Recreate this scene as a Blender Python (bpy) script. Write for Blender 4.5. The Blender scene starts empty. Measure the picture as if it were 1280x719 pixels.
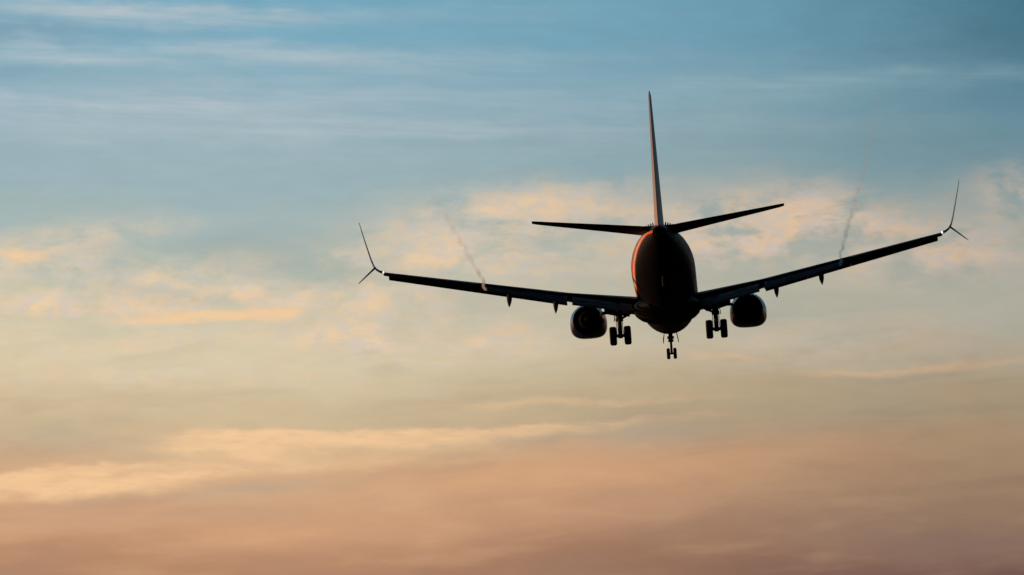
import bpy, bmesh, math, random
from mathutils import Matrix, Vector
R = math.radians
scn = bpy.context.scene
col = scn.collection
random.seed(7)

# ------------------------------------------------------------------ camera
VIEW_EL = 6.4                       # degrees the lens looks up, towards the north (+Y)
cam_d = bpy.data.cameras.new("camera")
cam = bpy.data.objects.new("camera", cam_d)
col.objects.link(cam)
cam.location = (0, 0, 1.7)
cam.rotation_euler = (R(90 + VIEW_EL), 0, 0)
cam_d.sensor_width = 36.0
FPX = 21.0794 * 420.242             # focal length in pixels of a 1280 wide frame
cam_d.lens = FPX / 1280 * 36.0
cam_d.clip_start = 1.0
cam_d.clip_end = 60000
scn.camera = cam

# ------------------------------------------------------------------ exposure
vs = scn.view_settings
vs.view_transform = 'Standard'
vs.look = 'None'
vs.exposure = 0.0
vs.gamma = 1.0
vs.use_curve_mapping = False
scn.cycles.volume_step_rate = 0.5
scn.cycles.max_bounces = 6

# ------------------------------------------------------------------ sun
SUN_AZ = -74.0                      # degrees, from north towards west (the plane's left)
SUN_EL = 3.0
sd = bpy.data.lights.new("sun", 'SUN')
sd.energy = 5.0
sd.angle = R(0.5)
sd.color = (1.0, 0.50, 0.22)
sun = bpy.data.objects.new("sun", sd)
col.objects.link(sun)
sv = Vector((math.sin(R(SUN_AZ)) * math.cos(R(SUN_EL)), math.cos(R(SUN_AZ)) * math.cos(R(SUN_EL)), math.sin(R(SUN_EL))))
sun.rotation_euler = sv.to_track_quat('Z', 'Y').to_euler()
sun.location = (-200, 60, 60)


# ------------------------------------------------------------------ node helper
class G:
    """small builder of math node graphs"""
    def __init__(self, nt):
        self.nt = nt

    def n(self, t, **k):
        x = self.nt.nodes.new(t)
        for a, b in k.items():
            setattr(x, a, b)
        return x

    def put(self, sock, v):
        if isinstance(v, (int, float)):
            sock.default_value = v
        elif isinstance(v, (tuple, list)):
            sock.default_value = v
        else:
            self.nt.links.new(v, sock)

    def m(self, op, a, b=0.0, c=None, clamp=False):
        x = self.n('ShaderNodeMath', operation=op, use_clamp=clamp)
        self.put(x.inputs[0], a)
        self.put(x.inputs[1], b)
        if c is not None:
            self.put(x.inputs[2], c)
        return x.outputs[0]

    def add(self, a, b): return self.m('ADD', a, b)
    def sub(self, a, b): return self.m('SUBTRACT', a, b)
    def mul(self, a, b): return self.m('MULTIPLY', a, b)
    def mad(self, a, b, c): return self.m('MULTIPLY_ADD', a, b, c)

    def smooth(self, v, lo, hi, a=0.0, b=1.0):
        x = self.n('ShaderNodeMapRange', interpolation_type='SMOOTHSTEP')
        self.put(x.inputs[0], v)
        for i, q in enumerate((lo, hi, a, b)):
            self.put(x.inputs[1 + i], q)
        return x.outputs[0]

    def vec(self, a, b, c=0.0):
        x = self.n('ShaderNodeCombineXYZ')
        for i, q in enumerate((a, b, c)):
            self.put(x.inputs[i], q)
        return x.outputs[0]

    def noise(self, v, scale=1.0, detail=4.0, rough=0.5, dist=0.0):
        x = self.n('ShaderNodeTexNoise', noise_dimensions='3D')
        self.put(x.inputs['Vector'], v)
        x.inputs['Scale'].default_value = scale
        x.inputs['Detail'].default_value = detail
        x.inputs['Roughness'].default_value = rough
        x.inputs['Distortion'].default_value = dist
        return x.outputs['Fac']

    def ramp(self, v, stops, interp='EASE'):
        x = self.n('ShaderNodeValToRGB')
        self.put(x.inputs[0], v)
        cr = x.color_ramp
        cr.interpolation = interp
        while len(cr.elements) < len(stops):
            cr.elements.new(0.5)
        for e, (p, c) in zip(cr.elements, stops):
            e.position = p
            e.color = (*c, 1)
        return x.outputs['Color']

    def mix(self, f, a, b, mode='MIX'):
        x = self.n('ShaderNodeMix', data_type='RGBA', blend_type=mode)
        self.put(x.inputs[0], f)
        for s, v in ((x.inputs[6], a), (x.inputs[7], b)):
            if isinstance(v, tuple):
                s.default_value = (*v, 1) if len(v) == 3 else v
            else:
                self.nt.links.new(v, s)
        return x.outputs[2]


def s2l(*c):
    """sRGB 0..255 to linear"""
    r = []
    for v in c:
        v /= 255.0
        r.append(v / 12.92 if v <= 0.04045 else ((v + 0.055) / 1.055) ** 2.4)
    return tuple(r)


# ------------------------------------------------------------------ world: dusk sky with veil and clouds
world = bpy.data.worlds.new("World")
scn.world = world
world.use_nodes = True
wn = world.node_tree
wn.nodes.clear()
g = G(wn)
tc = g.n('ShaderNodeTexCoord')
sep = g.n('ShaderNodeSeparateXYZ')
wn.links.new(tc.outputs['Generated'], sep.inputs[0])
DX, DY, DZ = sep.outputs
DEG = 180 / math.pi
az = g.mul(g.m('ARCTAN2', DX, DY), DEG)                 # degrees east of north
el = g.mul(g.m('ARCSINE', DZ), DEG)                     # degrees above the horizon

sky = g.n('ShaderNodeTexSky', sky_type='NISHITA', sun_disc=False)
sky.sun_elevation = R(SUN_EL)
sky.sun_rotation = R(SUN_AZ)
sky.altitude = 0
sky.air_density = 1.2
sky.dust_density = 2.0
sky.ozone_density = 2.0

WS = 0.1                                                # background strength
# large soft warp so that no layer is a clean horizontal gradient
w1 = g.noise(g.vec(g.mul(az, 0.22), g.mul(el, 0.55), 3.1), 1.0, 3.0, 0.5)
w2 = g.noise(g.vec(g.mul(az, 0.9), g.mul(el, 2.6), 9.7), 1.0, 4.0, 0.55)
elw = g.add(el, g.add(g.mad(w1, 1.1, -0.55), g.mad(w2, 0.36, -0.18)))

# veil of thin high cloud: warm low, grey green, then blue above; sunward side brighter
E0, E1 = 3.8, 9.2
def P(y):                                               # 0..719 rows of the studied band -> ramp position
    e = VIEW_EL + math.degrees(math.atan((359.5 - y) / FPX))
    return (e - E0) / (E1 - E0)
t = g.m('MULTIPLY_ADD', elw, 1 / (E1 - E0), -E0 / (E1 - E0), clamp=True)
WARM = [(719, (184, 138, 106)), (670, (206, 158, 122)), (610, (208, 170, 134)), (548, (205, 182, 147)), (500, (208, 188, 153)), (430, (217, 203, 172)), (382, (203, 197, 173)),
        (330, (178, 187, 177)), (280, (163, 181, 181)), (230, (155, 179, 185)), (165, (152, 177, 186)), (100, (140, 174, 189)), (50, (129, 172, 191)), (0, (119, 169, 191))]
COOL = [(719, (114, 85, 78)), (660, (136, 110, 95)), (610, (149, 121, 99)), (560, (160, 134, 108)), (510, (164, 146, 119)), (460, (173, 161, 141)), (400, (174, 171, 157)),
        (350, (161, 165, 156)), (270, (140, 158, 157)), (190, (119, 150, 160)), (100, (115, 154, 170)), (15, (107, 151, 171))]
cw = g.ramp(t, [(P(y), s2l(*c)) for y, c in WARM])
cc = g.ramp(t, [(P(y), s2l(*c)) for y, c in COOL])
side = g.smooth(g.add(az, g.mad(w1, 1.6, -0.8)), -2.7, 4.5)
veil_c = g.mix(side, cw, cc)


def A(x): return (x - 640) / FPX * DEG                  # degrees of azimuth / elevation of a feature
def Ev(y): return VIEW_EL + (359.5 - y) / FPX * DEG
def L(px): return px / FPX * DEG

wz = g.add(az, g.mad(w2, 0.9, -0.45))                   # ragged copies of the coordinates for the clouds
wa = g.noise(g.vec(g.mul(az, 1.6), g.mul(el, 5.0), 21.0), 1.0, 5.0, 0.6)
we = g.add(el, g.add(g.mad(wa, 0.22, -0.11), g.mad(w2, 0.20, -0.10)))


def blob(x, y, sx, sy, tilt=0.0, amp=1.0, up=1.0):
    """soft elongated cloud bank at a direction; up<1 gives a crisper upper edge"""
    dx = g.sub(wz, A(x))
    dy = g.sub(we, Ev(y))
    if tilt:
        dy = g.mad(dx, -math.tan(R(tilt)), dy)
    if up != 1.0:
        k = g.smooth(dy, -L(sy) * 0.3, L(sy) * 0.3, 1 / L(sy), 1 / (L(sy) * up))
        dy = g.mul(dy, k)
    else:
        dy = g.mul(dy, 1 / L(sy))
    dx = g.mul(dx, 1 / L(sx))
    r2 = g.mad(dx, dx, g.mul(dy, dy))
    return g.mul(g.m('EXPONENT', g.mul(r2, -1.0)), amp)


def total(items):
    s = items[0]
    for q in items[1:]:
        s = g.add(s, q)
    return s

fib = g.noise(g.vec(g.mad(el, 0.8, g.mul(az, 0.75)), g.mad(az, 0.35, g.mul(el, 7.0)), 5.5), 1.0, 6.0, 0.58, 0.4)   # fibrous
puf = g.noise(g.vec(g.mul(az, 1.5), g.mul(el, 2.9), 14.2), 1.0, 7.0, 0.58, 0.25)                                 # patchy

c = veil_c
# darker, cooler gaps between the banks
gaps = total([blob(60, 545, 150, 24, 3, 0.45), blob(760, 545, 240, 20, 3, 0.85), blob(300, 614, 150, 10, 5, 0.75), blob(150, 652, 200, 10, 2, 0.35),
              blob(330, 318, 170, 26, 0, 0.75), blob(560, 385, 60, 20, 0, 0.6), blob(190, 372, 70, 14, -4, 0.9), blob(420, 345, 60, 14, -4, 0.7), blob(120, 415, 70, 8, 0, 0.4),
              blob(1000, 385, 160, 22, 4, 0.5), blob(1010, 512, 240, 20, 3, 0.35), blob(1080, 262, 40, 14, 0, 0.8), blob(640, 300, 60, 14, 0, 0.4),
              blob(950, 258, 60, 22, 0, 0.7)])
c = g.mix(g.mul(gaps, g.smooth(puf, 0.3, 0.66, 0.35, 0.9)), c, g.mix(0.55, c, s2l(138, 152, 146)))
# corners and lower edge dimmed like lens vignetting, put into the sky colour
crn = total([blob(-120, 790, 330, 130, 0, 0.6), blob(-60, 38, 190, 16, 0, 1.0), blob(-80, 90, 160, 12, 0, 0.7), blob(660, 735, 260, 40, 0, 0.45)])
c = g.mix(g.m('MULTIPLY', crn, 0.5, clamp=True), c, g.mix(0.5, c, s2l(90, 92, 96)))
dk = g.m('MULTIPLY', blob(1350, -10, 260, 170, 0, 0.85), 1.0, clamp=True)
c = g.mix(dk, c, s2l(58, 104, 122))
# pale streaks of cirrus high up
hi = total([blob(60, 14, 220, 14, -2, 0.99), blob(260, 24, 150, 11, -2, 0.90), blob(380, 72, 330, 14, 0, 0.99), blob(60, 60, 130, 16, -3, 0.90), blob(140, 128, 420, 19, 1, 1.17), blob(120, 150, 320, 14, 1, 0.36),
            blob(450, 164, 480, 16, 1, 0.99), blob(480, 95, 260, 9, 1, 0.45), blob(1020, 104, 380, 12, 2, 0.50), blob(560, 196, 360, 16, 1, 0.32), blob(800, 130, 260, 12, 1, 0.32), blob(500, 20, 260, 12, 0, 0.32)])
fil = g.noise(g.vec(g.mul(az, 0.55), g.mad(az, 0.25, g.mul(el, 15.0)), 61.0), 1.0, 5.0, 0.6, 0.3)
c = g.mix(g.mul(hi, g.mad(g.smooth(fib, 0.30, 0.68, 0.15, 0.55), 1.0, g.smooth(fil, 0.32, 0.70, 0.0, 0.26))), c, g.mix(side, s2l(182, 194, 200), s2l(160, 182, 188)))
# patchy peach cloud across the middle
mid = total([blob(690, 243, 120, 20, 4, 0.6), blob(745, 270, 170, 26, 4, 0.8), blob(1030, 262, 110, 30, -6, 0.9), blob(1070, 305, 190, 34, -4, 0.75), blob(1265, 250, 60, 34, 0, 0.9), blob(890, 318, 150, 26, 0, 0.75),
             blob(40, 328, 90, 22, 4, 0.9), blob(110, 295, 150, 15, 6, 0.6), blob(60, 388, 150, 34, 0, 0.9), blob(110, 435, 90, 14, 0, 0.6), blob(320, 370, 110, 16, -6, 0.7), blob(480, 395, 160, 34, 0, 0.6),
             blob(620, 330, 160, 30, 0, 0.55), blob(1190, 330, 120, 30, 6, 0.5), blob(1060, 425, 150, 22, 4, 0.5), blob(560, 432, 120, 18, 0, 0.9), blob(470, 325, 120, 16, 0, 0.55), blob(430, 365, 130, 18, -3, 0.6), blob(200, 340, 120, 18, 3, 0.7), blob(950, 290, 90, 26, 0, 0.7), blob(580, 262, 90, 22, 4, 0.6), blob(560, 300, 120, 24, 0, 0.5), blob(180, 385, 150, 16, 0, 0.5), blob(400, 420, 200, 18, 0, 0.5), blob(150, 470, 200, 16, 0, 0.45)])
puf2 = g.noise(g.vec(g.mul(az, 4.6), g.mul(el, 9.0), 41.0), 1.0, 5.0, 0.6, 0.3)
mm = g.mul(mid, g.smooth(g.mad(puf2, 0.30, g.mad(puf, 1.0, -0.15)), 0.34, 0.58, 0.06, 1.0))
c = g.mix(g.m('MULTIPLY', mm, 0.86, clamp=True), c, g.mix(g.smooth(puf2, 0.38, 0.62), g.mix(side, s2l(240, 208, 168), s2l(214, 184, 156)), g.mix(side, s2l(218, 202, 184), s2l(196, 182, 170))))
# broad rosy glow
rosy = total([blob(790, 590, 300, 40, 4, 1.2), blob(330, 668, 330, 30, 0, 0.35), blob(480, 590, 260, 34, 0, 0.5)])
c = g.mix(g.m('MULTIPLY', rosy, 0.6, clamp=True), c, g.mix(side, s2l(220, 168, 126), s2l(192, 150, 116)))
# long lit banks low down
low = total([blob(290, 552, 85, 21, 1, 1.0, 0.5), blob(460, 547, 220, 22, 1, 0.9, 0.55), blob(690, 531, 250, 10, 3, 0.55, 0.6), blob(140, 593, 180, 19, 3, 0.95, 0.55), blob(20, 606, 150, 24, 1, 0.5, 0.6), blob(480, 580, 200, 9, 2, 0.3),
             blob(250, 400, 95, 8, 0, 0.9, 1.6), blob(330, 395, 40, 9, 0, 0.7), blob(310, 372, 50, 10, 0, 0.5), blob(1150, 461, 220, 8, 3, 0.6), blob(905, 450, 60, 5, 0, 0.6), blob(720, 504, 240, 6, 2, 0.45), blob(30, 324, 45, 12, 3, 0.8)])
pk = g.noise(g.vec(g.mul(az, 2.4), g.mul(el, 9.0), 55.0), 1.0, 6.0, 0.62, 0.5)
ll = g.mul(g.smooth(low, 0.08, 0.90), g.mul(g.smooth(fib, 0.28, 0.62, 0.65, 1.0), g.smooth(pk, 0.30, 0.60, 0.55, 1.0)))
c = g.mix(g.m('MULTIPLY', ll, 0.92, clamp=True), c, g.mix(side, s2l(249, 205, 156), s2l(206, 170, 134)))
# mottled streaks through the low warm band
lowb = g.smooth(el, 6.6, 5.6)
st = g.noise(g.vec(g.mul(az, 0.9), g.mad(az, -0.35, g.mul(el, 5.0)), 71.0), 1.0, 5.0, 0.52, 0.35)
c = g.mix(g.mul(lowb, g.smooth(st, 0.46, 0.72, 0.0, 0.20)), c, g.mix(side, s2l(232, 184, 142), s2l(186, 150, 122)))
c = g.mix(g.mul(lowb, g.smooth(st, 0.50, 0.30, 0.0, 0.16)), c, g.mix(side, s2l(170, 140, 122), s2l(120, 98, 94)))
# fine mottling
fm = g.mad(g.noise(g.vec(g.mul(az, 2.6), g.mul(el, 8.0), 33.0), 1.0, 7.0, 0.66), 0.17, 0.915)
c = g.mix(1.0, c, g.vec(fm, fm, fm), 'MULTIPLY')

# sides and back dimmed to keep the aircraft dark; overhead the veil thins to clear sky
dim = g.mul(g.smooth(az, 6.0, 48.0, 1.0, 0.04), g.smooth(az, -8.0, -105.0, 1.0, 0.05))
c = g.mix(1.0, c, g.vec(dim, dim, dim), 'MULTIPLY')
up10 = 1 / WS
c = g.mix(1.0, c, (up10, up10, up10), 'MULTIPLY')
clear = g.mix(1.0, sky.outputs[0], g.vec(g.mul(dim, 0.7), g.mul(dim, 0.7), g.mul(dim, 0.7)), 'MULTIPLY')
vf = g.smooth(el, 9.0, 40.0, 1.0, 0.25)
final = g.mix(vf, clear, c)
bg = g.n('ShaderNodeBackground')
wn.links.new(final, bg.inputs['Color'])
bg.inputs['Strength'].default_value = WS
wo = g.n('ShaderNodeOutputWorld')
wn.links.new(bg.outputs[0], wo.inputs['Surface'])


# ------------------------------------------------------------------ materials
def mat(name, base, rough=0.4, metal=0.0, spec=0.5, var=0.15, scale=2.0, emit=None):
    m = bpy.data.materials.new(name)
    m.use_nodes = True
    q = G(m.node_tree)
    b = m.node_tree.nodes['Principled BSDF']
    tcx = q.n('ShaderNodeTexCoord')
    nz = q.noise(tcx.outputs['Object'], scale, 5.0, 0.6)
    cl = q.mix(nz, tuple(x * (1 - var) for x in base), tuple(x * (1 + var) for x in base))
    m.node_tree.links.new(cl, b.inputs['Base Color'])
    q.put(b.inputs['Roughness'], q.smooth(nz, 0.3, 0.7, max(0.02, rough - 0.07), min(1, rough + 0.07)))
    b.inputs['Metallic'].default_value = metal
    b.inputs['Specular IOR Level'].default_value = spec
    if emit:
        b.inputs['Emission Color'].default_value = (*emit[0], 1)
        b.inputs['Emission Strength'].default_value = emit[1]
    return m


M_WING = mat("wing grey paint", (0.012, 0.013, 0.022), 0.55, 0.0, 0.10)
M_FLAP = mat("sky tinted flap", (0.005, 0.008, 0.046), 0.55, 0.0, 0.10)  # blue of the reflected sky put into the base colour
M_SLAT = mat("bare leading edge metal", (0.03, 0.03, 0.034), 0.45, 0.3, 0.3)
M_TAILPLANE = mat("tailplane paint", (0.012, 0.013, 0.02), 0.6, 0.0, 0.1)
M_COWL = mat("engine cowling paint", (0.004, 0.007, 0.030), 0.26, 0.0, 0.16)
M_HOT = mat("near-black nozzle metal", (0.0025, 0.0022, 0.002), 0.8, 0.0, 0.02)  # even near-black, hardly reflective; nozzles, ducts and fan
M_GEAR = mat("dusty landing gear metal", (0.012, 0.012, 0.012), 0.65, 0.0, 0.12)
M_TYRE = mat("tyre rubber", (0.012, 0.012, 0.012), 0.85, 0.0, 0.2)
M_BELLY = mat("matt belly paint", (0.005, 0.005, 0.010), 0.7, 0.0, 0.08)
M_BLADE = mat("blue vane paint", (0.02, 0.04, 0.22), 0.35)
M_WINGLET = mat("winglet paint", (0.03, 0.04, 0.10), 0.4, 0.0, 0.4)
M_LAMP = mat("white lamp", (0.8, 0.8, 0.8), 0.3, emit=((1.0, 0.95, 0.88), 1.2))
M_GROUND = mat("dusk grass field", (0.018, 0.021, 0.010), 0.95, 0.0, 0.05, 0.4, 0.05)


def livery():
    """dark blue upper body, warm swoosh bands sweeping up to the tail, near-black underside; object coords: y forward, z up"""
    m = bpy.data.materials.new("airliner livery")
    m.use_nodes = True
    q = G(m.node_tree)
    b = m.node_tree.nodes['Principled BSDF']
    tcx = q.n('ShaderNodeTexCoord')
    sp = q.n('ShaderNodeSeparateXYZ')
    m.node_tree.links.new(tcx.outputs['Object'], sp.inputs[0])
    x, y, z = sp.outputs
    nz = q.noise(tcx.outputs['Object'], 3.0, 4.0, 0.6)
    s = q.mad(y, -1.0, 20.0)                              # station aft of the nose
    # the band line climbs towards the tail
    k = q.m('SUBTRACT', z, q.mad(q.smooth(s, 26.0, 37.5), 2.25, 2.25))
    kk = q.m('MULTIPLY_ADD', k, 0.2, 0.5, clamp=True)
    cl = q.ramp(kk, [(0.0, (0.004, 0.004, 0.008)), (0.48, (0.03, 0.003, 0.004)), (0.505, (0.52, 0.13, 0.02)),
                     (0.535, (0.42, 0.41, 0.43)), (0.575, (0.40, 0.075, 0.02)), (0.66, (0.03, 0.045, 0.15))], 'CONSTANT')
        
    m.node_tree.links.new(cl, b.inputs['Base Color'])
    q.put(b.inputs['Roughness'], q.smooth(nz, 0.3, 0.7, 0.42, 0.54))
    b.inputs['Specular IOR Level'].default_value = 0.05
    return m


def sunlit_fin_livery():
    m = bpy.data.materials.new("sunlit fin livery")
    m.use_nodes = True
    q = G(m.node_tree)
    b = m.node_tree.nodes['Principled BSDF']
    tcx = q.n('ShaderNodeTexCoord')
    sp = q.n('ShaderNodeSeparateXYZ')
    m.node_tree.links.new(tcx.outputs['Object'], sp.inputs[0])
    x, y, z = sp.outputs
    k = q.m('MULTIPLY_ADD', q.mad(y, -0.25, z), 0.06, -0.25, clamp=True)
    cl = q.ramp(k, [(0.0, (0.36, 0.23, 0.15)), (0.25, (0.26, 0.18, 0.16)), (0.5, (0.16, 0.14, 0.17)), (0.72, (0.10, 0.10, 0.14)), (0.9, (0.03, 0.03, 0.045))], 'EASE')  # livery with the low sun's warmth put into the colour, darker upwards
    m.node_tree.links.new(cl, b.inputs['Base Color'])
    b.inputs['Roughness'].default_value = 0.45
    return m


M_LIV = livery()
M_FIN = sunlit_fin_livery()


def trail_mat(name, dens, length):
    m = bpy.data.materials.new(name)
    m.use_nodes = True
    nt = m.node_tree
    nt.nodes.clear()
    q = G(nt)
    out = q.n('ShaderNodeOutputMaterial')
    pv = q.n('ShaderNodeVolumePrincipled')
    pv.inputs['Color'].default_value = (0.86, 0.88, 0.94, 1)
    pv.inputs['Anisotropy'].default_value = 0.3
    tcx = q.n('ShaderNodeTexCoord')
    sp = q.n('ShaderNodeSeparateXYZ')
    nt.links.new(tcx.outputs['Object'], sp.inputs[0])
    aft = q.mul(sp.outputs[1], -1.0)
    fall = q.m('POWER', q.m('MULTIPLY_ADD', aft, -1.0 / length, 1.0, clamp=True), 1.1)
    nz = q.noise(tcx.outputs['Object'], 1.1, 3.0, 0.6)
    near = q.mad(q.m('EXPONENT', q.mul(aft, -0.45)), 7.0, 1.0)
    d = q.mul(q.mul(q.mul(fall, near), q.smooth(nz, 0.28, 0.66, 0.5, 1.0)), dens)
    q.put(pv.inputs['Density'], d)
    nt.links.new(pv.outputs[0], out.inputs['Volume'])
    return m


# ------------------------------------------------------------------ mesh helpers
# The aircraft is drawn in stations: s metres aft of the nose, x to starboard, z up; local y = 20 - s, local z = z.
def pt(s, x, z):
    return Vector((x, 20.0 - s, z))


def link(name, bm, m, parent=None, smooth=True, angle=35):
    bmesh.ops.remove_doubles(bm, verts=bm.verts, dist=1e-5)
    bmesh.ops.recalc_face_normals(bm, faces=bm.faces)
    me = bpy.data.meshes.new(name)
    bm.to_mesh(me)
    bm.free()
    me.materials.append(m)
    if smooth:
        me.polygons.foreach_set('use_smooth', [True] * len(me.polygons))
        try:
            me.set_sharp_from_angle(angle=R(angle))
        except Exception:
            pass
    o = bpy.data.objects.new(name, me)
    col.objects.link(o)
    if parent:
        o.parent = parent
    return o


def loft(bm, rings, caps=True, closed=True):
    vr = [[bm.verts.new(p) for p in r] for r in rings]
    n = len(rings[0])
    for a, b in zip(vr, vr[1:]):
        for i in range(n if closed else n - 1):
            j = (i + 1) % n
            bm.faces.new((a[i], a[j], b[j], b[i]))
    if caps and closed:
        bm.faces.new(vr[0])
        bm.faces.new(vr[-1])


def tube(bm, pts, rads, n=12):
    pts = [Vector(p) for p in pts]
    if isinstance(rads, (int, float)):
        rads = [rads] * len(pts)
    rings = []
    for i, p in enumerate(pts):
        d = (pts[min(i + 1, len(pts) - 1)] - pts[max(i - 1, 0)]).normalized()
        ref = Vector((1, 0, 0)) if abs(d.x) < 0.8 else Vector((0, 0, 1))
        u = d.cross(ref).normalized()
        v = d.cross(u)
        rings.append([p + (u * math.cos(2 * math.pi * k / n) + v * math.sin(2 * math.pi * k / n)) * rads[i] for k in range(n)])
    loft(bm, rings)


def box(bm, c, size, rot=None):
    r = bmesh.ops.create_cube(bm, size=1.0)
    mt = Matrix.Translation(c) @ (rot.to_4x4() if rot else Matrix.Identity(4)) @ Matrix.Diagonal((*size, 1))
    bmesh.ops.transform(bm, matrix=mt, verts=r['verts'])


def airfoil(a, b, t, n=14, camber=0.0):
    """closed loop of (chord fraction, height fraction) between chord fractions a and b, thickness t of the chord"""
    def yt(x):
        return 5 * t * (0.2969 * math.sqrt(max(x, 0)) - 0.1260 * x - 0.3516 * x * x + 0.2843 * x ** 3 - 0.1015 * x ** 4) + 0.0012
    def yc(x):
        return camber * 4 * x * (1 - x)
    xs = [a + (b - a) * 0.5 * (1 - math.cos(math.pi * i / n)) for i in range(n + 1)]
    up = [(x, yc(x) + yt(x)) for x in reversed(xs)]
    lo = [(x, yc(x) - yt(x)) for x in (xs[1:] if a == 0 else xs)]
    return up + lo


def section(x, s0, z0, chord, prof, inc=0.0, sgn=1, cant=0.0):
    """airfoil at span x, leading edge at (s0, z0), nose-up incidence in degrees; cant turns the section's up vector outward"""
    ca, sa = math.cos(R(inc)), math.sin(R(inc))
    out = []
    for cx, cz in prof:
        ds = chord * (cx * ca + cz * sa)
        dz = chord * (-cx * sa + cz * ca)
        out.append(pt(s0 + ds, sgn * (x - dz * math.sin(R(cant))), z0 + dz * math.cos(R(cant))))
    return out


def lerp(tab, x):
    if x <= tab[0][0]:
        return tab[0][1]
    for (a, u), (b, v) in zip(tab, tab[1:]):
        if x <= b:
            return u + (v - u) * (x - a) / (b - a)
    return tab[-1][1]


# ------------------------------------------------------------------ ground
bm = bmesh.new()
N, RAD = 48, 40000.0
rings = []
for r in (30, 200, 900, 4000, 12000, RAD):
    rings.append([Vector((r * math.cos(2 * math.pi * k / N), r * math.sin(2 * math.pi * k / N), 0)) for k in range(N)])
loft(bm, rings, caps=False)
cv = bm.verts.new((0, 0, 0))
bm.verts.ensure_lookup_table()
for k in range(N):
    bm.faces.new((bm.verts[k], bm.verts[(k + 1) % N], cv))
gr = link("ground", bm, M_GROUND, smooth=False)
gr["kind"] = "structure"

# ------------------------------------------------------------------ the airliner
plane = bpy.data.objects.new("airliner", None)
col.objects.link(plane)
plane["label"] = "twin engine passenger jet seen from behind with wheels down, dark against the dusk sky"
plane["category"] = "airplane"

# pose: fitted distance and angles of the line of sight in the aircraft's own axes
D, AZ, EL, ROLL, CX, CY = 420.242, -0.0066287, 0.0732818, -0.0710854, 832.782, 374.760
d = Vector((math.sin(AZ) * math.cos(EL), math.cos(AZ) * math.cos(EL), math.sin(EL)))
r0 = d.cross(Vector((0, 0, 1))).normalized()
u0 = r0.cross(d)
cr_, sr_ = math.cos(ROLL), math.sin(ROLL)
Rac = Matrix((cr_ * r0 + sr_ * u0, -sr_ * r0 + cr_ * u0, d))           # aircraft axes -> view axes
e = R(VIEW_EL)
Cw = Matrix(((1, 0, 0), (0, -math.sin(e), math.cos(e)), (0, math.cos(e), math.sin(e))))
pos = Vector((0, 0, 1.7)) + Cw.transposed() @ Vector(((CX - 640) / FPX * D, -(CY - 359.5) / FPX * D, D))
los = (pos - Vector((0, 0, 1.7))).normalized()
rt = los.cross(Vector(Cw[1])).normalized()
Lw = Matrix((rt, rt.cross(los), los))                                   # world axes -> axes of the line of sight
Rw = Lw.transposed() @ Rac
plane.matrix_world = Matrix.Translation(pos - Rw @ Vector((0, 0, 2.0))) @ Rw.to_4x4()

# --- fuselage
FUS = [(0.0, 2.28, 2.40, 0.05), (0.25, 1.98, 2.86, 0.42), (0.9, 1.60, 3.45, 0.86), (1.9, 1.33, 4.25, 1.26), (3.1, 1.15, 4.92, 1.58), (4.6, 1.00, 5.25, 1.81),
       (6.2, 0.98, 5.32, 1.88), (14.0, 1.10, 5.33, 1.88), (20.0, 1.14, 5.33, 1.88), (25.5, 1.14, 5.33, 1.88), (27.5, 1.30, 5.33, 1.86), (29.5, 1.62, 5.33, 1.78),
       (31.5, 2.05, 5.32, 1.62), (33.5, 2.58, 5.28, 1.36), (35.5, 3.16, 5.20, 1.02), (36.8, 3.60, 5.10, 0.74), (37.6, 3.92, 4.98, 0.52), (38.0, 4.12, 4.90, 0.40)]
bm = bmesh.new()
rings = []
NS = 40
for s, zb, zt, hw in FUS:
    zc = zb + (zt - zb) * 0.52
    ring = []
    for k in range(NS):
        a = 2 * math.pi * k / NS
        hz = (zt - zc) if math.cos(a) > 0 else (zc - zb)
        ring.append(pt(s, hw * math.sin(a), zc + hz * math.cos(a)))
    rings.append(ring)
loft(bm, rings)
fus = link("fuselage", bm, M_LIV, plane)

# tail pipe of the auxiliary power unit, at the very end
bm = bmesh.new()
tube(bm, [pt(37.9, 0, 4.52), pt(38.3, 0, 4.56), pt(38.3, 0, 4.56), pt(38.05, 0, 4.54)], [0.34, 0.25, 0.20, 0.18], 20)
link("exhaust_pipe", bm, M_HOT, fus)

# belly fairing where the wings meet the body
bm = bmesh.new()
rings = []
for s, hw, zb, zt in [(12.2, 1.2, 1.10, 1.5), (13.2, 1.72, 1.06, 1.9), (14.5, 1.96, 1.05, 2.25), (17, 2.02, 1.04, 2.3), (20.6, 2.0, 1.04, 2.25), (22.2, 1.92, 1.06, 2.05), (24.0, 1.6, 1.12, 1.8), (25.4, 1.05, 1.2, 1.55)]:
    ring = []
    for k in range(28):
        a = 2 * math.pi * k / 28
        zc = (zb + zt) / 2
        pw = 0.92 if math.cos(a) < 0 else 1.0
        ring.append(pt(s, hw * math.copysign(abs(math.sin(a)) ** pw, math.sin(a)), zc + (zt - zb) / 2 * math.copysign(abs(math.cos(a)) ** pw, math.cos(a))))
    rings.append(ring)
loft(bm, rings)
link("belly_fairing", bm, M_BELLY, plane)

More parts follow.
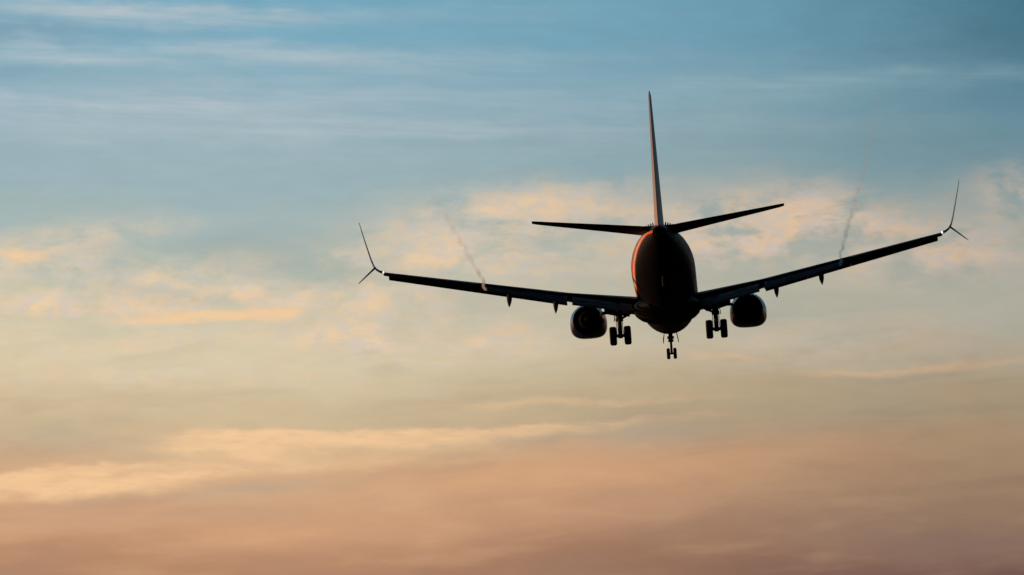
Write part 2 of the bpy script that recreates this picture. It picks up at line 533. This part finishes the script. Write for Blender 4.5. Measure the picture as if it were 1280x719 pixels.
# tail skid and belly aerials
bm = bmesh.new()
tube(bm, [pt(31.9, 0, 2.2), pt(32.3, 0, 1.95), pt(32.6, 0, 1.95), pt(32.9, 0, 2.45)], [0.07, 0.09, 0.09, 0.06], 8)
link("tail_skid", bm, M_SLAT, plane)
for s in (9.0, 26.4):
    bm = bmesh.new()
    zb = lerp([(q[0], q[1]) for q in FUS], s)
    loft(bm, [[pt(s - 0.2, -0.02, zb + 0.05), pt(s + 0.2, -0.02, zb + 0.05), pt(s + 0.2, 0.02, zb + 0.05), pt(s - 0.2, 0.02, zb + 0.05)],
              [pt(s, -0.012, zb - 0.3), pt(s + 0.18, -0.012, zb - 0.3), pt(s + 0.18, 0.012, zb - 0.3), pt(s, 0.012, zb - 0.3)]])
    link("blade_antenna", bm, M_GEAR, plane)

# little vanes around the top of the tail cone
for sgn in (-1, 1):
    for i, a in enumerate((15, 20, 25, 30, 35, 40)):
        s = 33.6
        zb, zt, hw = (lerp([(q[0], q[j]) for q in FUS], s) for j in (1, 2, 3))
        zc = zb + (zt - zb) * 0.52
        n = Vector((sgn * math.sin(R(a)) / hw, 0, math.cos(R(a)) / (zt - zc))).normalized()
        p = pt(s, sgn * hw * math.sin(R(a)), zc + (zt - zc) * math.cos(R(a)))
        tn = Vector((n.z, 0, -n.x))
        f = (Vector((0, 1, 0)) + tn * 0.25 * sgn).normalized()
        bm = bmesh.new()
        sd_ = f.cross(n).normalized() * 0.012
        base = p - n * 0.05
        loft(bm, [[base + f * 0.22 + sd_, base - f * 0.18 + sd_, base - f * 0.18 - sd_, base + f * 0.22 - sd_],
                  [p + n * 0.23 - f * 0.02 + sd_, p + n * 0.23 - f * 0.18 + sd_, p + n * 0.23 - f * 0.18 - sd_, p + n * 0.23 - f * 0.02 - sd_]])
        link("vortex_vane", bm, M_BLADE, plane, smooth=False)

# --- fin and rudder
FIN = [(4.9, 31.9, 37.9), (5.6, 32.6, 38.05), (7.5, 33.95, 38.35), (9.5, 35.35, 38.68), (11.5, 36.78, 39.02), (12.35, 37.40, 39.16), (12.53, 37.75, 39.18)]
def fin_ring(z, a, b, prof):
    return [pt(a + (b - a) * cx, (b - a) * cz, z) for cx, cz in prof]
bm = bmesh.new()
loft(bm, [fin_ring(z, a, b, airfoil(0.0, 0.70, 0.092 if z < 12.4 else 0.05)) for z, a, b in FIN])
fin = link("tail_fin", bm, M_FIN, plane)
bm = bmesh.new()
loft(bm, [fin_ring(z, a, b, airfoil(0.705, 1.0, 0.092 if z < 12.4 else 0.05)) for z, a, b in FIN])
h0, h1 = pt(31.9 + 6.0 * 0.705, 0, 4.9), pt(37.75 + 1.43 * 0.705, 0, 12.53)
bmesh.ops.rotate(bm, verts=bm.verts, cent=h0, matrix=Matrix.Rotation(R(-1.2), 3, (h1 - h0).normalized()))
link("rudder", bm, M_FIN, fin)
bm = bmesh.new()                                          # long low fillet ahead of the fin
loft(bm, [[pt(28.0, -0.06, 5.25), pt(28.0, 0.06, 5.25), pt(28.0, 0.02, 5.36), pt(28.0, -0.02, 5.36)],
          [pt(31.0, -0.16, 5.15), pt(31.0, 0.16, 5.15), pt(31.0, 0.05, 5.75), pt(31.0, -0.05, 5.75)],
          [pt(33.4, -0.22, 5.1), pt(33.4, 0.22, 5.1), pt(33.4, 0.08, 6.55), pt(33.4, -0.08, 6.55)]])
link("fin_fillet", bm, M_LIV, fin)

# --- tailplanes and elevators
for sgn in (-1, 1):
    ST = [(0.35, 33.6, 38.0, 4.83), (1.0, 34.1, 38.12, 4.86), (3.0, 35.35, 38.45, 5.09), (5.5, 36.85, 38.86, 5.37), (6.9, 37.70, 39.10, 5.53), (7.17, 38.05, 39.14, 5.56)]
    prof_a, prof_b = airfoil(0, 0.70, 0.10), airfoil(0.705, 1.0, 0.10)
    bm = bmesh.new()
    loft(bm, [section(x, a, z, b - a, prof_a, -1.2, sgn) for x, a, b, z in ST])
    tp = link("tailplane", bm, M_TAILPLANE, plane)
    bm = bmesh.new()
    loft(bm, [section(x, a, z, b - a, prof_b, -1.2, sgn) for x, a, b, z in ST[1:]])
    link("elevator", bm, M_TAILPLANE, tp)

# --- wings
TIP = 16.50
LE = [(0.8, 12.9), (1.9, 13.55), (3.9, 14.95), (4.83, 15.65), (5.8, 16.42), (TIP, 22.00)]
TE = [(0.8, 21.05), (1.9, 21.0), (5.8, 20.75), (TIP, 23.78)]
def wz_(x):                                               # leading edge height with 1 g bending
    return 2.05 + (x - 1.9) * 0.168
def wing_sec(x, prof, sgn, inc=None):
    a, b = lerp(LE, x), lerp(TE, x)
    i = 1.6 - 1.6 * x / TIP if inc is None else inc
    return section(x, a, wz_(x), b - a, prof, i, sgn)
def wt(x): return lerp([(0.8, 0.145), (5.8, 0.115), (TIP, 0.10)], x)
def xs(a, b, n): return [a + (b - a) * i / n for i in range(n + 1)]

def flap(name, sgn, x0, x1, parent, f0, chord, ang, drop, aft, m, n=4):
    """slotted panel: nose at chord fraction f0 moved aft and down, turned trailing edge down"""
    bm = bmesh.new()
    rings = []
    for x in xs(x0, x1, n):
        a, b = lerp(LE, x), lerp(TE, x)
        c = b - a
        cf = chord(x)
        i = 1.6 - 1.6 * x / TIP
        s0 = a + f0 * c + aft(x)
        z0 = wz_(x) - f0 * c * math.sin(R(i)) - drop(x)
        rings.append(section(x, s0, z0, cf, airfoil(0, 1, 0.13, 10, 0.02), ang, sgn))
    loft(bm, rings)
    return link(name, bm, m, parent)

for sgn in (-1, 1):
    bm = bmesh.new()
    loft(bm, [wing_sec(x, airfoil(0, 0.74, wt(x), 16, 0.012), sgn) for x in [0.8, 1.4, 1.9, 3.0, 3.9, 4.83, 5.8, 7, 8.2, 9.4, 10.6]])
    loft(bm, [wing_sec(x, airfoil(0, 0.77, wt(x), 16, 0.012), sgn) for x in [10.6, 11.7, 12.8, 13.9, 14.9, 15.6]])
    loft(bm, [wing_sec(x, airfoil(0, 1.0, wt(x), 16, 0.012), sgn) for x in [15.6, 16.1, TIP]])
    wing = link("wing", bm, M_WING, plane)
    # spoiler panels ahead of the flaps, lying flush
    bm = bmesh.new()
    loft(bm, [wing_sec(x, airfoil(0.742, 0.83, wt(x), 6, 0.012), sgn) for x in xs(6.0, 10.5, 4)])
    link("spoiler", bm, M_FLAP, wing)
    bm = bmesh.new()
    loft(bm, [wing_sec(x, airfoil(0.772, 1.0, wt(x), 8, 0.012), sgn, None) for x in xs(11.0, 15.5, 4)])
    link("aileron", bm, M_WING, wing)
    # flaps
    flap("flap", sgn, 2.05, 5.55, wing, 0.76, lambda x: 1.25, 15, lambda x: 0.06, lambda x: 0.10, M_FLAP)
    flap("flap", sgn, 5.85, 10.6, wing, 0.76, lambda x: lerp([(5.8, 1.05), (10.6, 0.70)], x), 17, lambda x: 0.03, lambda x: 0.08, M_FLAP)
    flap("aft_flap", sgn, 2.05, 5.55, wing, 0.76, lambda x: 0.60, 23, lambda x: 0.06 + 0.34, lambda x: 0.10 + 1.20, M_FLAP)
    flap("aft_flap", sgn, 5.85, 10.6, wing, 0.76, lambda x: lerp([(5.8, 0.5), (10.6, 0.30)], x), 26, lambda x: 0.04 + lerp([(5.8, 0.31), (10.6, 0.21)], x),
         lambda x: 0.08 + lerp([(5.8, 1.01), (10.6, 0.67)], x), M_FLAP)
    # slats pushed forward and down, in four panels, and the inner leading edge flap
    for x0, x1 in ((5.95, 8.5), (8.505, 11.1), (11.105, 13.7), (13.705, 16.25)):
        bm = bmesh.new()
        rings = []
        for x in xs(x0, x1, 3):
            c = lerp(TE, x) - lerp(LE, x)
            k = 0.16 * c + 0.12
            rings.append(section(x, lerp(LE, x) - 0.62 * k, wz_(x) - 0.26 * k - 0.14, k, airfoil(0, 1, 0.24, 10, 0.10), -26, sgn))
        loft(bm, rings)
        link("slat", bm, M_SLAT, wing)
    bm = bmesh.new()
    loft(bm, [section(x, lerp(LE, x) - 0.30, wz_(x) - 0.52, 0.62, airfoil(0, 1, 0.14, 8), -48, sgn) for x in xs(2.3, 3.8, 2)])
    link("leading_edge_flap", bm, M_SLAT, wing)
    # flap track fairings, drooped with the flaps
    for x, ln, dp in ((6.55, 2.3, 0.78), (9.25, 1.9, 0.70)):
        bm = bmesh.new()
        a, b = lerp(LE, x), lerp(TE, x)
        c = b - a
        z0 = wz_(x) - 0.16
        path = [(a + 0.45 * c, z0 - 0.10, 0.05), (a + 0.58 * c, z0 - 0.24, 0.15), (a + 0.72 * c, z0 - 0.36, 0.19), (a + 0.72 * c + 0.35 * ln, z0 - 0.36 - 0.32 * dp, 0.17),
                (a + 0.72 * c + 0.62 * ln, z0 - 0.36 - 0.66 * dp, 0.11), (a + 0.72 * c + 0.85 * ln, z0 - 0.36 - dp, 0.02)]
        rings = []
        for s, z, r in path:
            rings.append([pt(s, sgn * x + 0.85 * r * math.cos(2 * math.pi * k / 14), z + 1.5 * r * math.sin(2 * math.pi * k / 14)) for k in range(14)])
        loft(bm, rings)
        link("flap_fairing", bm, M_WING, wing)
    # blended winglet with its lower fin
    bm = bmesh.new()
    zt = wz_(TIP) + 0.09
    WL = [(16.44, 22.00, 1.62, 0.0, 0), (16.68, 22.26, 1.48, 0.05, 16), (16.89, 22.56, 1.33, 0.18, 36), (17.04, 22.86, 1.18, 0.40, 58), (17.16, 23.26, 1.02, 0.78, 74),
          (17.33, 23.80, 0.84, 1.48, 77), (17.51, 24.34, 0.64, 2.24, 78), (17.61, 24.69, 0.48, 2.72, 78), (17.64, 24.86, 0.32, 2.86, 78)]
    pr = airfoil(0, 1, 0.085, 10)
    loft(bm, [section(x, s, zt + dz, ch, pr, 0, sgn, cant) for x, s, ch, dz, cant in WL])
    wl = link("winglet", bm, M_WINGLET, wing)
    bm = bmesh.new()
    LW = [(16.94, 22.74, 1.00, 0.30), (17.19, 23.14, 0.80, 0.06), (17.54, 23.59, 0.62, -0.28), (17.84, 23.96, 0.44, -0.57), (17.96, 24.19, 0.24, -0.69)]
    loft(bm, [section(x, s, zt + dz, ch, airfoil(0, 1, 0.10, 10), 0, sgn, -44) for x, s, ch, dz in LW])
    link("winglet_strake", bm, M_WINGLET, wing)
    # white tail light on the wing tip
    bm = bmesh.new()
    bmesh.ops.create_uvsphere(bm, u_segments=12, v_segments=8, radius=0.075)
    bmesh.ops.transform(bm, matrix=Matrix.Translation(pt(23.86, sgn * 16.46, wz_(16.46) + 0.02)) @ Matrix.Diagonal((0.7, 1, 1, 1)), verts=bm.verts)
    link("tail_light", bm, M_LAMP, wing)

# --- engines
for sgn in (-1, 1):
    ex, ez = sgn * 4.83, 1.50
    def ring(s, r, flat=0.0, n=32, oz=0.0, wide=1.0):
        out = []
        for k in range(n):
            a = 2 * math.pi * k / n
            zz = r * math.cos(a)
            if zz < 0:
                zz = -r * abs(math.cos(a)) ** (1.0 - 2.0 * flat) * (1 - flat)
            # flattened underside, fuller lower corners
            xx = r * wide * math.copysign(abs(math.sin(a)) ** (1.0 - 2.0 * flat if zz < 0 else 1.0), math.sin(a))
            out.append(pt(s, ex + xx, ez + oz + zz))
        return out
    bm = bmesh.new()
    loft(bm, [ring(10.75, 0.80, 0.05), ring(10.45, 0.86, 0.10), ring(10.40, 0.93, 0.14), ring(10.55, 1.01, 0.16), ring(11.0, 1.08, 0.19), ring(12.0, 1.12, 0.18), ring(13.0, 1.09, 0.12),
              ring(14.1, 0.97, 0.03), ring(14.55, 0.89), ring(14.55, 0.86), ring(13.6, 0.84)], caps=False)
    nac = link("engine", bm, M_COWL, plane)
    bm = bmesh.new()                                      # bulkhead closing the bypass duct
    loft(bm, [ring(13.65, 0.86), ring(13.6, 0.50)], caps=False)
    link("bypass_duct", bm, M_HOT, nac)
    bm = bmesh.new()
    loft(bm, [ring(11.4, 0.86), ring(11.35, 0.2)], caps=True)
    link("fan", bm, M_HOT, nac)
    bm = bmesh.new()
    loft(bm, [ring(13.3, 0.66), ring(14.4, 0.60), ring(15.2, 0.46), ring(15.5, 0.40), ring(15.5, 0.375), ring(15.0, 0.36)], caps=False)
    link("exhaust_nozzle", bm, M_HOT, nac)
    bm = bmesh.new()
    loft(bm, [ring(15.0, 0.365), ring(15.05, 0.26), ring(15.6, 0.18), ring(16.0, 0.03)])
    link("exhaust_cone", bm, M_HOT, nac)
    bm = bmesh.new()                                      # pylon
    loft(bm, [[pt(11.6, ex - 0.10, ez + 1.00), pt(11.6, ex + 0.10, ez + 1.00), pt(11.9, ex + 0.06, ez + 1.16), pt(11.9, ex - 0.06, ez + 1.16)],
              [pt(14.0, ex - 0.20, ez + 0.7), pt(14.0, ex + 0.20, ez + 0.7), pt(14.0, ex + 0.16, ez + 1.45), pt(14.0, ex - 0.16, ez + 1.45)],
              [pt(16.0, ex - 0.20, ez + 0.62), pt(16.0, ex + 0.20, ez + 0.62), pt(16.0, ex + 0.18, ez + 0.95), pt(16.0, ex - 0.18, ez + 0.95)],
              [pt(18.2, ex - 0.10, ez + 0.75), pt(18.2, ex + 0.10, ez + 0.75), pt(18.2, ex + 0.10, ez + 1.0), pt(18.2, ex - 0.10, ez + 1.0)]])
    link("engine_pylon", bm, M_WING, nac)
    for q in (-sgn,):                                     # nacelle strake, inboard side only
        bm = bmesh.new()
        loft(bm, [[pt(11.4, ex + q * 0.74, ez + 0.75), pt(12.5, ex + q * 0.76, ez + 0.77), pt(12.5, ex + q * 0.73, ez + 0.80), pt(11.4, ex + q * 0.71, ez + 0.78)],
                  [pt(11.95, ex + q * 1.00, ez + 0.98), pt(12.5, ex + q * 1.04, ez + 1.02), pt(12.5, ex + q * 1.03, ez + 1.03), pt(11.95, ex + q * 0.99, ez + 0.99)]])
        link("engine_strake", bm, M_COWL, nac, smooth=False)


# --- wheels
def wheel_mesh(rad, wid):
    bm = bmesh.new()
    prof = [(-0.30, 0.30), (-0.32, 0.52), (-0.50, 0.60), (-0.52, 0.80), (-0.44, 0.94), (-0.26, 0.995), (-0.14, 1.0), (-0.13, 0.975), (-0.09, 0.975), (-0.08, 1.0),
            (0.08, 1.0), (0.09, 0.975), (0.13, 0.975), (0.14, 1.0), (0.26, 0.995), (0.44, 0.94), (0.52, 0.80), (0.50, 0.60), (0.32, 0.52), (0.30, 0.30)]
    n = 36
    loft(bm, [[Vector((w * wid, rad * r * math.cos(2 * math.pi * k / n), rad * r * math.sin(2 * math.pi * k / n))) for k in range(n)] for w, r in prof])
    return bm


main_wheel = None
for sgn in (-1, 1):
    gx, gs, gz = sgn * 2.86, 19.7, 0.08
    top = 2.0
    bm = bmesh.new()
    tube(bm, [pt(gs - 0.15, gx - sgn * 0.0, top + 0.3), pt(gs - 0.05, gx, 1.05)], 0.20, 14)
    tube(bm, [pt(gs - 0.05, gx, 1.10), pt(gs, gx, 0.98), pt(gs, gx, 0.94)], [0.24, 0.24, 0.18], 14)
    tube(bm, [pt(gs, gx, 1.0), pt(gs, gx, gz - 0.12)], 0.14, 14)
    tube(bm, [pt(gs, gx - 0.52, gz), pt(gs, gx + 0.52, gz)], 0.10, 12)
    box(bm, pt(gs, gx, gz), (0.26, 0.28, 0.3))
    # torque links behind the strut
    tube(bm, [pt(gs + 0.12, gx, 1.05), pt(gs + 0.48, gx, 0.66), pt(gs + 0.12, gx, gz + 0.05)], [0.10, 0.08, 0.10], 8)
    # hydraulic lines
    tube(bm, [pt(gs + 0.2, gx + 0.14, 1.5), pt(gs + 0.28, gx + 0.19, 1.0), pt(gs + 0.18, gx + 0.17, 0.5), pt(gs + 0.08, gx + 0.2, gz + 0.1)], 0.022, 6)
    tube(bm, [pt(gs - 0.2, gx - 0.14, 1.5), pt(gs - 0.22, gx - 0.2, 0.9), pt(gs - 0.12, gx - 0.2, gz + 0.1)], 0.022, 6)
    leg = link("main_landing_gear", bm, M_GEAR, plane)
    for q in (-1, 1):
        if main_wheel is None:
            main_wheel = link("wheel", wheel_mesh(0.565, 0.40), M_TYRE)
            w = main_wheel
        else:
            w = main_wheel.copy()
            col.objects.link(w)
        w.parent = leg
        w.location = pt(gs, gx + q * 0.43, gz)
    bm = bmesh.new()                                      # folding side brace up to the inner wing / drag brace outwards
    tube(bm, [pt(gs, gx, 1.02), pt(gs - 0.1, gx - sgn * 0.75, 1.42), pt(gs - 0.2, gx - sgn * 1.15, 1.60)], [0.07, 0.085, 0.06], 10)
    link("side_brace", bm, M_GEAR, leg)
    bm = bmesh.new()                                      # door on the outer side, follows the leg
    tube(bm, [pt(gs + 0.05, gx + sgn * 0.10, 1.28), pt(gs + 0.05, gx + sgn * 0.40, 1.42), pt(gs, gx + sgn * 0.72, 1.52), pt(gs, gx + sgn * 1.02, 1.46), pt(gs - 0.05, gx + sgn * 1.22, 1.22)], [0.05, 0.10, 0.12, 0.09, 0.03], 10)
    link("gear_actuator", bm, M_GEAR, leg)
    bm = bmesh.new()
    box(bm, pt(gs - 0.35, gx + sgn * 0.26, 1.32), (0.04, 0.75, 0.70), Matrix.Rotation(R(-8 * sgn), 3, 'Y'))
    bmesh.ops.bevel(bm, geom=bm.edges[:], offset=0.012, segments=2, affect='EDGES')
    link("gear_door", bm, M_COWL, leg)

# --- nose gear
ns, nz = 4.0, -0.16
bm = bmesh.new()
tube(bm, [pt(ns - 0.1, 0, 1.45), pt(ns, 0, 0.62)], 0.13, 12)
tube(bm, [pt(ns, 0, 0.70), pt(ns, 0, 0.56)], 0.17, 12)
tube(bm, [pt(ns, 0, 0.62), pt(ns, 0, nz - 0.06)], 0.075, 12)
tube(bm, [pt(ns, -0.24, nz), pt(ns, 0.24, nz)], 0.065, 10)
tube(bm, [pt(ns + 0.1, 0, 0.6), pt(ns + 0.34, 0, 0.36), pt(ns + 0.08, 0, 0.08)], [0.05, 0.04, 0.05], 8)
tube(bm, [pt(ns, 0, 0.72), pt(ns - 0.7, 0, 1.3)], 0.06, 8)
box(bm, pt(ns + 0.12, 0, 0.82), (0.42, 0.16, 0.16))
leg = link("nose_landing_gear", bm, M_GEAR, plane)
nw = link("wheel", wheel_mesh(0.345, 0.20), M_TYRE, leg)
nw.location = pt(ns, -0.205, nz)
nw2 = nw.copy()
col.objects.link(nw2)
nw2.location = pt(ns, 0.205, nz)
for q in (-1, 1):
    bm = bmesh.new()
    rings = []
    for s, zb in ((2.7, 0.72), (3.0, 0.55), (4.3, 0.52), (4.6, 0.70)):
        zt = lerp([(f[0], f[1]) for f in FUS], s) + 0.05
        rings.append([pt(s, q * 0.36, zt), pt(s, q * 0.40, zt), pt(s, q * 0.48, zb), pt(s, q * 0.45, zb)])
    loft(bm, rings)
    link("gear_door", bm, M_LIV, leg, smooth=False)

# ------------------------------------------------------------------ vapour trails shed by the outer flap corners
def trail(x0, L_, pts, dens, label):
    m = trail_mat("vapour", dens, L_)
    bm = bmesh.new()
    P_, r_ = [], []
    rnd = random.Random(int(x0 * 10))
    n = 60
    for i in range(n + 1):
        f = i / n
        a = f * L_
        x = lerp([(p[0], p[1]) for p in pts], a)
        z = lerp([(p[0], p[2]) for p in pts], a)
        wob = 0.05 + 0.05 * f
        P_.append(Vector((x + wob * math.sin(a * 1.7 + x0) + rnd.uniform(-.012, .012), -a, z + wob * math.cos(a * 1.3) + rnd.uniform(-.012, .012))))
        r_.append(0.075 + 0.055 * min(1, f * 6) + 0.05 * f)
    tube(bm, P_, r_, 12)
    o = link("vapour_trail", bm, m)
    sx = 1 if x0 > 0 else -1
    start = plane.matrix_world @ pt(lerp(TE, abs(x0)) + 0.35, x0, wz_(abs(x0)) - 0.42)
    o.location = start
    o["label"] = label
    o["category"] = "vapour trail"
    o["group"] = "vapour trails shed from the flap corners"
    return o

# (metres aft, sideways drift, rise) of the drifting vapour, which hangs behind along the descending flight path
trail(-10.6, 34.0, [(0, 0, 0), (4, -0.15, .25), (12, -0.9, .75), (34, -2.9, 1.8)], 0.36,
      "short thicker wisp of pale vapour slanting up from the lower left wing")
trail(10.4, 58.0, [(0, 0, 0), (4, -0.16, .25), (14, -0.2, .8), (30, -.15, 1.6), (58, -.5, 3.1)], 0.28,
      "long thin faint wisp of grey vapour rising from the raised right wing")
